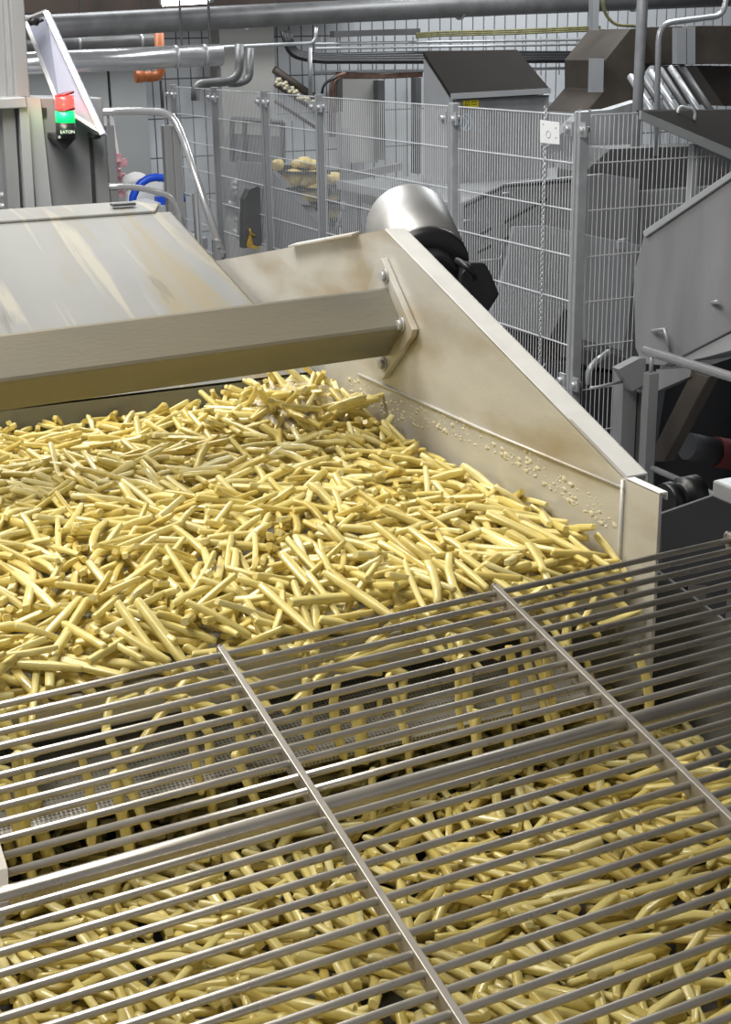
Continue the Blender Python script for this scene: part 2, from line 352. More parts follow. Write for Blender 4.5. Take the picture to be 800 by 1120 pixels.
# ================================================================= GRATE
s = .025
def G(x, y, dz=0): return EYE+(V((x, y, 1.763+(x-.399)*s+(y-1.228)*.1726))-EYE)*.968+V((0,0,dz))
GR = thing('safety_grate', 'stainless rod grate covering the lower belt of fries', 'grate', G(.4,.5))
ys = [1.2159-.0202*k for k in range(35)]
XL, XR = -.34, 1.029
for k, y in enumerate(ys):
    if k == 12: continue
    x0 = .135 if k in (10, 11) else XL
    MB().tube([G(x0,y), G(XR,y)], .0034, 12).build('rod', 'bar_steel', GR)
    if k in (10, 11): MB().tube([G(XL,y), G(.1,y)], .0034, 12).build('rod', 'bar_steel', GR)
MB().tube([G(XL,.9735,-.003), G(XR,.9735,-.003)], .0075, 16).build('support_tube', 'bar_steel', GR)
for x in (-.235,.081,.397,.713,1.029):
    m = MB(); y0, y1 = .52, 1.222
    m.prism([G(x-.0033,y0,.0065), G(x+.0033,y0,.0065), G(x+.0033,y1,.0065), G(x-.0033,y1,.0065)], (0,0,-.019))
    m.tube([G(x,1.222,.0055),G(x,1.2265,.002),G(x,1.2265,-.004),G(x,1.222,-.0105)], .0028, 8, .003)
    m.build('crossbar', 'crossbar_steel', GR, bevel=.0008)
m = MB(); arc = [G(.128,1.045,.006), G(.131,1.02,.010), G(.131,.99,.007), G(.126,.965,-.002), G(.118,.955,-.012)]
for i in range(4): m.prism([arc[i]-V((.004,0,0)), arc[i]+V((.004,0,0)), arc[i+1]+V((.004,0,0)), arc[i+1]-V((.004,0,0))], (0,0,-.003))
m.build('clip', 'crossbar_steel', GR)
for x in (XL+.01, 1.04):
    for y in (.53,1.16): MB().tube([(x,y,G(x,y)[2]-.012), (x,y,0)], .012, 10).build('support_leg', 'steel', GR)
    MB().tube([G(x,.52,-.011), G(x,1.21,-.011)], .006, 8).build('side_rail', 'bar_steel', GR)
# ================================================================= LOWER BELT
LB = thing('belt_conveyor', 'lower belt conveyor under the grate heaped with fries', 'conveyor', (.4,.9,0))
MB().box((-.22,.42,1.510), (.985,1.75,1.522)).build('belt', 'steel_dark', LB)
MB().prism([(.988,.42,1.40),(.988,.42,1.60),(.988,1.50,1.742),(.988,1.75,1.742),(.988,1.75,1.40)], (.004,0,0)).build('side_plate', 'steel', LB)
MB().prism([(-.228,.42,1.40),(-.228,.42,1.60),(-.228,1.2,1.68),(-.228,1.75,1.70),(-.228,1.75,1.40)], (.004,0,0)).build('side_plate', 'steel', LB)
MB().box((.86,1.30,1.48), (.985,1.306,1.60)).build('divider', 'wall_steel', LB)
for x in (-.2,.96):
    for y in (.5,1.6): MB().box((x-.025,y-.025,0), (x+.025,y+.025,1.40)).build('leg', 'steel', LB)
# ================================================================= FRIES
def fry_variant(seed, L, w, h):
    r = random.Random(seed); n = 6; vs = []; bend = r.uniform(-.07,.07)*L*(1.9 if seed % 6 == 0 else 1); bz = r.uniform(-.03,.03)*L
    tap = [r.uniform(.75,1), r.uniform(.85,1), 1, 1, r.uniform(.75,1), r.uniform(.5,.95)]; sk = [r.uniform(-.35,.35), r.uniform(-.35,.35)]
    c = .68
    prof = [(1,c),(c,1),(-c,1),(-1,c),(-1,-c),(-c,-1),(c,-1),(1,-c)]
    ts = [-.5,-.475,-.2,.15,.455,.5]
    for i, t in enumerate(ts):
        e = .86 if i in (0, 5) else 1
        for a, b in prof:
            x = t*L+(sk[0] if i < 2 else sk[1] if i > 3 else 0)*a*w*.5
            vs.append((x, bend*(1-4*t*t)+a*w/2*tap[i]*e, bz*(1-4*t*t)+b*h/2*tap[i]*e))
    fs = [[i*8+k, i*8+(k+1) % 8, (i+1)*8+(k+1) % 8, (i+1)*8+k] for i in range(n-1) for k in range(8)]
    fs += [list(range(8))[::-1], [40+k for k in range(8)]]
    return np.array(vs), fs
VAR = []; VL = []; VW = []
for i in range(20):
    L = [.046,.055,.062,.068,.074,.078,.082,.086,.090,.094,.099,.104,.110,.070,.080,.088,.058,.076,.092,.066][i]
    w = random.Random(i+50).uniform(.0068,.0102); VAR.append(fry_variant(i, L, w, w*random.Random(i).uniform(.88,1.05))); VL.append(L); VW.append(w)
FACES = VAR[0][1]
fmesh = []
for i, (v, f) in enumerate(VAR):
    me = bpy.data.meshes.new('french_fry'); me.from_pydata(v.tolist(), [], f); me.materials.append(M['fry'])
    me.polygons.foreach_set('use_smooth', [True]*(len(f)-2)+[False]*2); fmesh.append(me)
class Heap:
    def __init__(s, x0, x1, y0, y1, base, hmax, ang, wallx=None):
        s.x0, s.y0 = x0-.08, y0-.08; s.c = .003; s.x1, s.y1, s.lx, s.ly = x1, y1, x0, y0
        nx, ny = int((x1+.08-s.x0)/s.c)+2, int((y1+.08-s.y0)/s.c)+2
        X = s.x0+np.arange(nx)*s.c; Y = s.y0+np.arange(ny)*s.c; s.h = base(X[:, None], Y[None, :])+np.zeros((nx, ny))
        s.hmax, s.ang, s.wallx = hmax, ang, wallx; s.out = []
    def drop(s, N, smax=.45):
        for _ in range(N):
            i = random.randrange(20); L, w = VL[i]*.94, VW[i]*.9
            x = random.uniform(s.lx, s.x1); y = random.uniform(s.ly, s.y1); a = s.ang(x, y)
            ca, sa = math.cos(a), math.sin(a)
            if s.wallx and (x+abs(ca)*L/2 > s.wallx-.006): x = s.wallx-.006-abs(ca)*L/2-random.random()*.01
            ts = np.linspace(-.5, .5, 11)*L
            ix = ((x+ts*ca-s.x0)/s.c); iy = ((y+ts*sa-s.y0)/s.c)
            H = []
            IX = []; IY = []
            for o in (-.42, 0, .42):
                jx = np.clip((ix-sa*o*w/s.c).round().astype(int), 0, s.h.shape[0]-1); jy = np.clip((iy+ca*o*w/s.c).round().astype(int), 0, s.h.shape[1]-1)
                H.append(s.h[jx, jy]); IX.append(jx); IY.append(jy)
            hh = np.max(H, axis=0); sl = float(np.clip(((hh-hh.mean())*ts).sum()/(ts*ts).sum(), -smax, smax)); sl += random.uniform(-.06,.06)
            z = float((hh-sl*ts).max()); z -= .003*random.random()
            if z+w > s.hmax(x, y): continue
            for jx, jy in zip(IX, IY): s.h[jx, jy] = np.maximum(s.h[jx, jy], z+sl*ts+w*.92)
            s.out.append((i, V((x, y, z+w*.5)), a, math.atan(sl), random.uniform(-.5,.5)))
def nz(x, y, f, o=0): return noise.noise(V((x*f+o, y*f-o, o*.37)))
def ang_up(x, y):
    # flow: swirls over the middle, turning towards the edge close to the lip and along the wall on the right
    a = 2.6*nz(x, y, 3.2, 4)+1.1
    if y < 1.33: a = a*.4+.6*(-1.25)
    if x > .62: a = -1.0+.7*nz(x, y, 6, 2) if random.random() < .7 else a
    return a+random.gauss(0, .75)
def base_up(X, Y): return np.where(Y < 1.25, 1.731-(1.25-Y)*1.15, 1.730)
def hm_up(x, y):
    h = 1.779+.010*nz(x, y, 5, 1)+.006*nz(x, y, 12, 3)
    d = math.hypot((x-.80)/.16, (y-1.98)/.14); h += .028*math.exp(-d*d)
    if y < 1.27: h -= (1.27-y)*1.0
    if y < 1.21+.016*nz(x, 0, 7, 9): return -1
    return h
up = Heap(-.3, .898, 1.185, 2.14, base_up, hm_up, ang_up, WX); up.drop(34000, .6)
def ang_lo(x, y): return 1.5*nz(x, y, 3, 8)+2.2+random.gauss(0, .8)
def hm_lo(x, y): return 1.582+.012*nz(x, y, 5, 21)-(.03 if x > .90 else 0)
lo = Heap(-.18, .975, .47, 1.68, lambda X, Y: 1.523+0*X+0*Y, hm_lo, ang_lo, .985); lo.drop(24000, .3)
fries = up.out+lo.out
nfall = 0
for k in range(60):
    x = random.uniform(0, .88); y = random.uniform(1.125, 1.215); z = random.uniform(1.62, 1.72)
    if 1.763+(x-.399)*s+(y-1.228)*.1726-z < .03+abs(0): z -= .045
    fries.append((random.randrange(20), V((x, y, z-.01)), random.uniform(-2,-1), random.uniform(-1.5,-1.05), random.uniform(-1,1)))
for k in range(46):  # tossed by the splash
    x = random.gauss(.80,.05); y = random.gauss(1.99,.045)
    if x > .87: x = .85
    fries.append((random.randrange(20), V((x, y, 1.80+.028*random.random())), random.uniform(-3,3), random.uniform(-.9,.9), random.uniform(-1,1)))
def fmat(f):
    i, p, a, t, r = f
    return Matrix.Translation(p) @ Matrix.Rotation(a, 4, 'Z') @ Matrix.Rotation(-t, 4, 'Y') @ Matrix.Rotation(r, 4, 'X')
mats = [fmat(f) for f in fries]
# how large does each fry show from the photo's viewpoint: coarse depth buffer
RC = np.array([list(cx), list(cy), list(cz)]); W_, H_ = 400, 560
buf = np.full((H_, W_), 1e9); own = np.full((H_, W_), -1); samp = []
for k, (f, mt) in enumerate(zip(fries, mats)):
    L, w = VL[f[0]], VW[f[0]]; A = np.array(mt)
    tt = np.linspace(-.48, .48, 34)*L; oo = np.linspace(-.45, .45, 5)*w
    T, O = np.meshgrid(tt, oo); q = np.stack([T.ravel(), O.ravel(), np.full(T.size, w*.4)], 1) @ A[:3, :3].T + A[:3, 3]-np.array([0, 0, 2.34])
    c = q @ RC; u = ((400+F*c[:, 0]/c[:, 2])/2).astype(int); v = ((560+F*c[:, 1]/c[:, 2])/2).astype(int)
    ok = (u >= 0) & (u < W_) & (v >= 0) & (v < H_); u, v, d = u[ok], v[ok], c[ok, 2]
    cl = d < buf[v, u]; buf[v[cl], u[cl]] = d[cl]; own[v[cl], u[cl]] = k
cnt = np.bincount(own[own >= 0].ravel(), minlength=len(fries)).astype(float)
nup = len(up.out)
wgt = np.ones(len(fries)); wgt[nup:nup+len(lo.out)] = .6
rank = np.argsort(-cnt*wgt); solo = set(int(k) for k in rank[:300] if cnt[k] > 0)
print('FRIES', len(up.out), len(lo.out), 'solo upper', sum(1 for k in solo if k < nup))
verts = []; fc = []; base = 0; F8 = np.array(FACES[:-2]); FE = FACES[-2:]
first = {}
for k, (f, mt) in enumerate(zip(fries, mats)):
    if k in solo:
        lower = nup <= k < nup+len(lo.out); fall = k >= nup+len(lo.out)
        src = first.get(f[0])
        o = src.copy() if src else bpy.data.objects.new('french_fry', fmesh[f[0]])
        if not src: first[f[0]] = o
        o.matrix_world = mt; link(o)
        if lower: tag(o, 'pale yellow cut fry lying under the rods of the grate', 'french fry', 'fries on the lower belt')
        elif fall: tag(o, 'pale yellow cut fry tossed up or dropping off the bed', 'french fry', 'fries in the air')
        else: tag(o, 'pale yellow cut fry on top of the upper bed of fries', 'french fry', 'fries on the upper bed')
    else:
        A = np.array(mt); v = VAR[f[0]][0] @ A[:3, :3].T + A[:3, 3]; verts.append(v)
        fc.append(base)
        base += 48
VV = np.concatenate(verts); ff = []
for b in fc:
    ff += (F8+b).tolist(); ff += [[i+b for i in e] for e in FE]
me = bpy.data.meshes.new('french_fries'); me.from_pydata(VV.tolist(), [], ff); me.materials.append(M['fry'])
me.polygons.foreach_set('use_smooth', ([True]*len(F8)+[False]*2)*len(fc))
o = link(bpy.data.objects.new('french_fries', me)); tag(o, 'mass of pale yellow cut fries heaped on the bed and the lower belt', 'french fries', kind='stuff')
# water splash
m = MB(); n = 26; vs = []
for i in range(n+1):
    for j in range(n+1):
        a = i/n; b = j/n; x = .70+.2*a; y = 1.90+.20*b; d = math.hypot((a-.5)*2, (b-.5)*2)
        z = 1.775+max(0, 1-d*d)*.055+.014*noise.noise(V((x*40, y*40, 1)))+.006*noise.noise(V((x*110, y*110, 5))); vs.append((x, y, z))
m.add(vs, [[i*(n+1)+j, (i+1)*(n+1)+j, (i+1)*(n+1)+j+1, i*(n+1)+j+1] for i in range(n) for j in range(n)], True)
m.build('water_splash', 'splash', label='foamy water gushing over fries below the beam end plate', cat='water', kind='stuff')
# ================================================================= MOTOR behind the side wall
mt0 = P(445,243,y=2.44); mt1 = P(466,291,y=2.27); ax = (mt1-mt0).normalized()
MO = thing('vibration_motor', 'polished round motor cover with black end behind the side wall', 'motor', mt1)
MB().tube([mt0-ax*.01, mt0, mt0+ax*.012, mt1-ax*.004, mt1], [.068,.078,.082,.080,.076], 48).build('cover', 'polish', MO)
MB().tube([mt1, mt1+ax*.008, mt1+ax*.02, mt1+ax*.022], [.079,.080,.076,.05], 32).build('end_ring', 'blackm', MO)
g0 = P(503,288,y=2.22); 
m = MB().tube([mt1+ax*.02, mt1+ax*.06], .05, 14); 
gb = [P(u,v,y=2.16) for u,v in ((505,300),(515,287),(531,287),(538,300),(547,322),(532,345),(515,340),(503,320))]
m.prism(gb, (.03,.09,-.01)); m.box(P(512,330,y=2.2)-V((.01,0,.03)), P(512,330,y=2.2)+V((.03,.06,.0)))
m.build('gear_housing', 'blackm', MO, bevel=.005)
MB().tube([P(500,285,y=2.16), P(512,292,y=2.12), P(520,305,y=2.12)], .006, 8, .01).build('cable', 'black', MO)
MB().box((WX+.004,2.18,1.55), (WX+.03,2.5,1.86)).box((WX+.004,2.25,1.62), (mt1[0]+.03,2.42,1.66)).build('mounting_bracket', 'steel', MO)
# ================================================================= RIGHT FOREGROUND: conveyor end, rails
t = thing('drive_conveyor', 'dark conveyor side plate and black roller right of the end flange', 'conveyor', (1.3,1.75,0))
q = [P(u,v,y=1.55) for u,v in ((724,562),(787,540),(830,552),(830,640),(724,640))]; MB().prism(q, (0,.006,0)).build('side_plate', 'steel_dark', t, bevel=.001)
q0 = P(728,548,y=1.78); q1 = P(764,538,y=1.78)
MB().tube([q0, q0.lerp(q1,.25), q0.lerp(q1,.26), q0.lerp(q1,.5), q0.lerp(q1,.51), q1], [.030,.030,.024,.024,.032,.030], 24).build('roller', 'black', t)
q = P(800,540,y=1.5); MB().box(q+V((-.01,-.02,-.012)), q+V((.06,.03,.014))).build('bearing_block', 'galv', t, bevel=.003)
q = P(760,620,y=1.6); MB().box((q[0]-.01,1.556,0), (q[0]+.03,1.60,1.65)).build('leg', 'steel_dark', t)
RX = 2.92
r0 = P(706,383,x=RX); r1 = P(714,512,x=RX)
t = thing('handrail', 'shiny steel handrail right of the conveyor with two rails', 'handrail', (RX,r0[1],0))
MB().tube([r0, (RX,2.2,r0[2])], .0165, 16).build('top_rail', 'rail', t)
MB().tube([r1, (RX,2.2,r1[2])], .011, 12).build('lower_rail', 'rail', t)
pz = P(706,405,x=RX)[2]
MB().box((RX-.022,r0[1]-.06,0), (RX+.022,r0[1]-.02,pz)).build('post', 'steel', t, bevel=.003)
MB().tube([(RX,r0[1]-.04,pz), (RX,r0[1]-.04,r0[2])], .008, 8).build('pin', 'galv', t)
MB().box((RX-.022,2.2,0), (RX+.022,2.24,r0[2])).build('post', 'steel', t, bevel=.003)
# hopper
t = thing('hopper', 'large grey sheet steel hopper at the right edge of the view', 'hopper', P(760,380,y=3.9)*1)
t.location[2] = 0; t['_o'] = list(t.location)
HX = 3.1
def hx(pts, x): return [P(u, v, x=x) for u, v in pts]
MB().prism(hx([(705,256),(800,190),(860,150),(860,338),(800,362),(727,400),(702,398),(695,380),(693,300)], HX), (.9,0,0)).build('hopper_body', 'steel', t, bevel=.004)
MB().prism(hx([(703,253),(800,187),(860,147),(860,152),(800,195),(705,260)], HX-.012), (.012,0,0)).build('rim', 'steel_light', t, bevel=.003)
MB().prism(hx([(724,402),(800,364),(860,335),(860,374),(800,383),(775,390),(738,398)], HX+.01), (.05,0,0)).build('lower_strip', 'steel_light', t)
MB().prism(hx([(757,406),(776,412),(727,505),(708,505)], HX+.02), (.05,0,0)).build('brace', 'brown_steel', t, bevel=.004)
MB().prism(hx([(718,404),(757,402),(755,412),(718,428)], HX+.01), (.04,0,0)).build('gusset', 'steel', t)
MB().tube([P(714,362,x=HX-.01),P(727,360,x=HX-.05),P(734,384,x=HX-.01)], .007, 8).build('hook', 'galv', t)
MB().tube([P(779,331,x=HX-.004),P(786,330,x=HX-.03)], .007, 8).build('bolt', 'galv', t)
for xx in (3.3,3.9): MB().box((xx,4.5,0), (xx+.08,4.58,1.2)).build('leg', 'dark', t)
MB().prism(px([(730,415),(860,372),(860,660),(720,660),(716,505)], 4.62), (0,.3,0)).build('shade_block', 'dark', t)  # dark block put in for the black shade under the hopper
t = thing('steel_stand', 'grey steel upright with angled head plate beside the handrail post', 'frame', P(690,500,y=4.0)*1); t.location[2] = 0; t['_o'] = list(t.location)
m = MB().prism(px([(677,404),(700,392),(707,392),(706,420),(692,428)], 3.95), (0,.04,0)); m.build('head_plate', 'steel', t)
q = P(684,470,y=4.02); MB().box((q[0]-.03,4.0,0), (q[0]+.03,4.06,P(684,408,y=4.02)[2])).build('upright', 'steel', t)
q = P(697,470,y=4.02); MB().box((q[0]-.012,4.0,0), (q[0]+.012,4.04,P(697,428,y=4.02)[2])).build('upright', 'steel_dark', t)
MB().tube([P(646,424,y=3.94), P(652,424,y=3.94), P(682,417,y=3.98)], .006, 8).build('pin', 'galv', t)
t = thing('red_motor', 'dim grey and red motor under the hopper', 'motor', P(765,490,y=3.9))
MB().tube([P(752,488,y=4.3), P(782,494,y=4.3)], .055, 20).build('housing', 'dark', t); MB().tube([P(782,494,y=4.3), P(815,500,y=4.3)], .062, 20).build('end_cover', 'red', t)
# lid over the right fence panel
t = thing('machine_lid', 'dark sloped lid with a bright front edge and small handle', 'lid', P(740,130,y=5.15))
a = P(699,122,y=5.10); b = P(860,190,y=5.10); c_ = P(860,119,y=6.4); d_ = P(697,120,y=5.6)
MB().add([a,b,c_,d_]+[p-V((0,0,.02)) for p in (a,b,c_,d_)], [[0,1,2,3],[7,6,5,4],[0,4,5,1],[1,5,6,2],[2,6,7,3],[3,7,4,0]]).build('cover_sheet', 'roof_steel', t)
MB().prism([a+V((0,-.003,.004)), b+V((0,-.003,.004)), b+V((0,-.003,-.045)), a+V((0,-.003,-.032))], (0,-.012,0)).build('front_edge', 'steel_light', t, bevel=.002)
h1 = P(741,127,y=5.35); h2 = P(760,133,y=5.35); MB().tube([h1, P(743,116,y=5.35), P(761,120,y=5.35), h2], .007, 8, .03).build('handle', 'wire', t)
q = P(768,160,y=5.16); MB().box((q[0]-.018,5.19,0), (q[0]+.012,5.23,P(768,158,y=5.2)[2])).build('upright', 'steel_light', t)
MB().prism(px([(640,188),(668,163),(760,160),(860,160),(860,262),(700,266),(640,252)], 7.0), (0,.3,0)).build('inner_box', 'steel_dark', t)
# ================================================================= MACHINE WITH CABINET
CB = thing('control_cabinet', 'steel cabinet with a dark slanted roof and yellow warning sticker', 'cabinet', (4.66,8.2,1.40))
x0, x1 = P(497,150,y=8)[0], P(600,150,y=8)[0]
MB().prism([(x0,8.0,1.42),(x0,8.0,P(497,104,y=8)[2]-.02),(x0,8.42,P(463,57,y=8.4)[2]-.045),(x0,8.42,1.42)], (x1-x0,0,0)).build('body', 'steel', CB, bevel=.004)
a = P(493,103,y=7.95); b = P(602,97,y=7.95); c_ = P(566,54,y=8.45); d_ = P(463,56,y=8.45)
MB().add([a,b,c_,d_]+[p-V((0,0,.03)) for p in (a,b,c_,d_)], [[0,1,2,3],[7,6,5,4],[0,4,5,1],[1,5,6,2],[2,6,7,3],[3,7,4,0]]).build('roof', 'roof_steel', CB, bevel=.004)
MB().prism([a+V((0,-.002,.004)),b+V((0,-.002,.004)),b+V((0,-.002,-.03)),a+V((0,-.002,-.03))], (0,-.008,0)).build('roof_edge', 'steel_light', CB)
MB().box((x0+.02,7.97,P(550,108,y=8)[2]), (x1-.02,7.998,P(550,105.5,y=8)[2])).build('door_seal', 'steel_dark', CB)
MB().prism([(x0-.004,8.01,1.45),(x0-.004,8.01,P(497,108,y=8)[2]),(x0-.004,8.41,P(463,66,y=8.4)[2]),(x0-.004,8.41,1.45)], (.003,0,0)).build('side_panel', 'steel_light', CB)
st = board([(507,106),(524,106),(524,117),(507,117)], 7.99, .004).build('sticker', 'yellow', CB)
m = MB().tube([P(509,115,y=7.985),P(511.5,108,y=7.985),P(514,115,y=7.985),P(509,115,y=7.985)], .002, 4)
for k in range(3): m.tube([P(516,109+2.6*k,y=7.985),P(522,109+2.6*k,y=7.985)], .0013, 4)
m.build('warning_triangle', 'black', st)
m = MB().tube([P(510+6*math.cos(k*.5236),134+9*math.sin(k*.5236),y=7.99) for k in range(13)], .003, 5).tube([P(508,127,y=7.99),P(512,134,y=7.99),P(508,141,y=7.99)], .003, 5)
M['paleblue'] = mat('pale blue print', (.35,.50,.62), .5); m.build('round_logo', 'paleblue', CB)
PM = thing('processing_machine', 'broad stainless machine behind the fence carrying the slanted roof cabinet', 'machine', (4.6,7.2,0))
MX = 3.80
za = P(374,198,x=MX); zt = 1.462
MB().box((MX,6.98,0), (6.2,8.60,zt)).build('body', 'steel', PM, bevel=.01)
# deck, edges and front door facing the fence
MB().box((MX-.03,6.98,zt-.05), (MX-.001,8.60,zt+.004)).build('deck_edge', 'steel_light', PM, bevel=.002)
m = MB().box((MX-.016,7.2,.3), (MX,8.25,zt-.11)); m.build('door_panel', 'steel', PM, bevel=.004)
MB().prism([(MX-.02,7.15,.25),(MX-.02,7.15,zt-.07),(MX-.02,8.3,zt-.07),(MX-.02,8.3,.25),(MX-.02,8.25,.25),(MX-.02,8.25,zt-.11),(MX-.02,7.2,zt-.11),(MX-.02,7.2,.25)], (.018,0,0)).build('door_frame', 'steel_dark', PM)
MB().tube([(MX-.05,8.45,zt-.18),(MX-.05,8.45,zt-.12)], .02, 10).tube([(MX-.05,8.45,zt-.16),(MX-.08,8.52,zt-.3)], .008, 8).build('latch', 'galv', PM)
# bevelled slotted plate in front
def sl(mb, pts, y, w=3.2):
    for i in range(len(pts)-1):
        (u0,v0),(u1,v1) = pts[i], pts[i+1]; mb.prism(px([(u0,v0-w/2),(u1,v1-w/2),(u1,v1+w/2),(u0,v0+w/2)], y), (0,-.006,0))
board([(506,222),(552,201),(660,190),(700,196),(690,330),(620,340),(506,330)], 6.92, .04).build('slotted_plate', 'steel', PM, bevel=.004)
for pp in ([(508,250),(508,226),(552,204),(624,198)], [(552,243),(598,218)], [(523,258),(537,250)], [(551,262),(562,256)], [(523,276),(537,269)]):
    m = MB(); sl(m, pp, 6.91); m.build('slot_strip', 'black', PM)  # raised black strips stand in for the dark of the slots
board([(562,248),(600,247),(645,257),(645,345),(545,320),(556,280)], 6.84, .03).build('inclined_sheet', 'steel_light', PM, bevel=.004)
board([(545,312),(620,334),(600,372),(535,352)], 6.78, .03).build('tray', 'steel_light', PM, bevel=.003)
board([(520,350),(600,370),(632,378),(632,470),(520,470)], 6.88, .03).build('skirt', 'brown_steel', PM)
board([(640,256),(700,268),(694,300),(690,340),(682,384),(640,372)], 6.5, .03).build('inclined_sheet', 'steel_light', PM, bevel=.004)
q = P(680,268,y=6.48); MB().box(q-V((.03,.01,.02)), q+V((.03,.01,.02))).tube([q+V((-.03,-.01,.03)), q+V((.04,-.01,.03))], .007, 8).build('clamp', 'galv', PM)
for u, v in ((552,211),(528,258),(510,241),(548,263)): q = P(u,v,y=6.89); MB().tube([q-V((.02,.01,0)), q+V((.03,-.01,.0))], .006, 8).build('wing_bolt', 'galv', PM)
MB().tube([P(524,285,y=6.89),P(548,283,y=6.86),P(550,262,y=6.89)], .004, 6, .02).build('handle', 'galv', PM)
board([(640,383),(692,392),(700,402),(690,410),(640,398)], 6.45, .25).build('lower_shelf', 'steel_dark', PM)
MB().tube([P(666,385,y=5.7),P(652,395,y=5.65),P(644,405,y=5.65),P(644,420,y=5.65)], .016, 10, .05).build('spout', 'galv', PM)
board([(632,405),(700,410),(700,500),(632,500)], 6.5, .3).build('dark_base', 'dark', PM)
board([(298,190),(350,246),(350,300),(292,300)], 9.15, .04).build('side_guard', 'steel', PM)
board([(375,140),(383,140),(383,190),(440,178),(440,186),(383,199),(375,199)], 8.9, .05).build('pipe_support', 'steel', PM)
# potato trays
PT = thing('tray_elevator', 'black tray elevator lifting whole potatoes behind the fence', 'elevator', P(330,240,y=9.4)*1); PT.location[2] = 0; PT['_o'] = list(PT.location)
for k, (u0,v0,u1,v1) in enumerate(((298,181,346,182),(298,198,373,201),(314,216,373,220),(326,236,373,240))):
    a = P(u0,v0+4,y=9.42); b = P(u1,v1+4,y=9.42); t_ = .12 if k else .03
    MB().prism([a, b, b+V((0,0,t_)), a+V((0,0,t_))], (0,.02,0)).prism([a, b, b-V((0,.26,0)), a-V((0,.26,0))], (0,0,-.012)).build('tray', 'black', PT)
board([(296,186),(302,186),(352,236),(352,248),(346,248)], 9.2, .02).build('side_strip', 'steel_light', PT)
board([(262,176),(300,180),(300,262),(262,262)], 9.9, .05).build('back_panel', 'steel', PT)
MB().box(P(340,300,y=9.5)-V((.05,0,0)), P(340,230,y=9.5)+V((.05,.1,0))).build('frame', 'steel_dark', PT) 
q = P(330,240,y=9.5); MB().box((q[0]-.15,9.5,0), (q[0]+.3,9.6,q[2])).build('frame', 'steel_dark', PT)
pot = None; k = 0
for (u, v, r) in ((304,181,8),(324,180,6),(333,179,9),(343,181,7),(302,197,9),(311,199,9),(321,196,13),(332,198,10),(340,196,11),(347,193,9),(365,196,10),(319,214,6),(329,217,10),(337,214,12),(345,213,11),(343,206,9),(365,217,7),(366,234,9),(346,239,5)):
    q = P(u, v-1, y=9.28); o0 = MB().blob(q, (r*.0062,r*.0055,r*.0048), 12, 8, k, .25).build('potato', 'potato', origin=q); k += 1
    row = 'top' if v < 185 else 'second' if v < 205 else 'third' if v < 222 else 'lowest'
    tag(o0, 'whole peeled potato in the %s black tray of the elevator' % row, 'potato', 'potatoes in the %s tray' % row)
# dark cover with ochre warning mark
t = thing('machine_guard', 'dark upright guard with an ochre warning mark behind the fence', 'guard', P(276,270,y=9.1))
board([(267,218),(272,207),(282,203),(289,206),(289,268),(266,272)], 9.1, .08).build('cover', 'steel_dark', t, bevel=.006)
m = MB().prism(px([(270,267),(274,252),(277,268),(283,270),(282,273),(270,270)], 9.09), (0,.004,0)); m.tube([P(273,250,y=9.085),P(274,255,y=9.085),P(279,258,y=9.085)], .008, 6); m.build('warning_mark', 'ochre', t)
t = thing('valve_unit', 'cluster of steel valves on a bright panel left of the dark guard', 'valve unit', P(255,250,y=10))
board([(244,176),(264,179),(264,240),(244,236)], 10.05, .05).build('panel', 'steel_light', t)
m = MB()
for k in range(9):
    q = P(248+random.random()*14, 198+k*8, y=9.98); m.tube([q, q+V((random.uniform(.03,.1),0,random.uniform(-.05,.05)))], random.uniform(.01,.03), 8)
m.build('valve', 'galv', t)
t = thing('wall_frame', 'dark rectangular frame on the wall above the potato trays', 'frame', P(280,150,y=11.8))  # window-like frame over a wall panel
m = MB(); 
for a_, b_ in (((254,130),(310,134)),((254,130),(254,176)),((268,131),(268,178)),((310,134),(310,178))): m.tube([P(*a_,y=12.1), P(*b_,y=12.1)], .022, 4)
m.build('bars', 'steel_dark', t); board([(254,146),(310,150),(310,180),(254,177)], 12.15, .35).build('panel', 'steel', t)
# far rising conveyor
t = thing('rising_conveyor', 'far inclined bar conveyor dropping to the right behind the fence', 'conveyor', P(320,130,y=11.5))
m = MB().tube([P(300,76,y=11.5),P(346,108,y=11.5)], .035, 6).tube([P(300,92,y=11.5),P(346,122,y=11.5)], .018, 6).tube([P(300,110,y=11.5),P(346,140,y=11.5)], .015, 6); m.build('side_rail', 'brown_steel', t)
m = MB()
for k in range(15): m.tube([P(300+k*3.2,82+k*2.15,y=11.5), P(300+k*3.2,132,y=11.5)], .010, 4)
m.build('bars', 'galv', t)
m = MB()
for k in range(30):
    u = random.uniform(301,344); m.blob(P(u, 84+(u-300)*.66+random.uniform(-2,6), y=11.45), (.02,.02,.016), 6, 4, k, .2)
m.build('product', 'crumb', t)
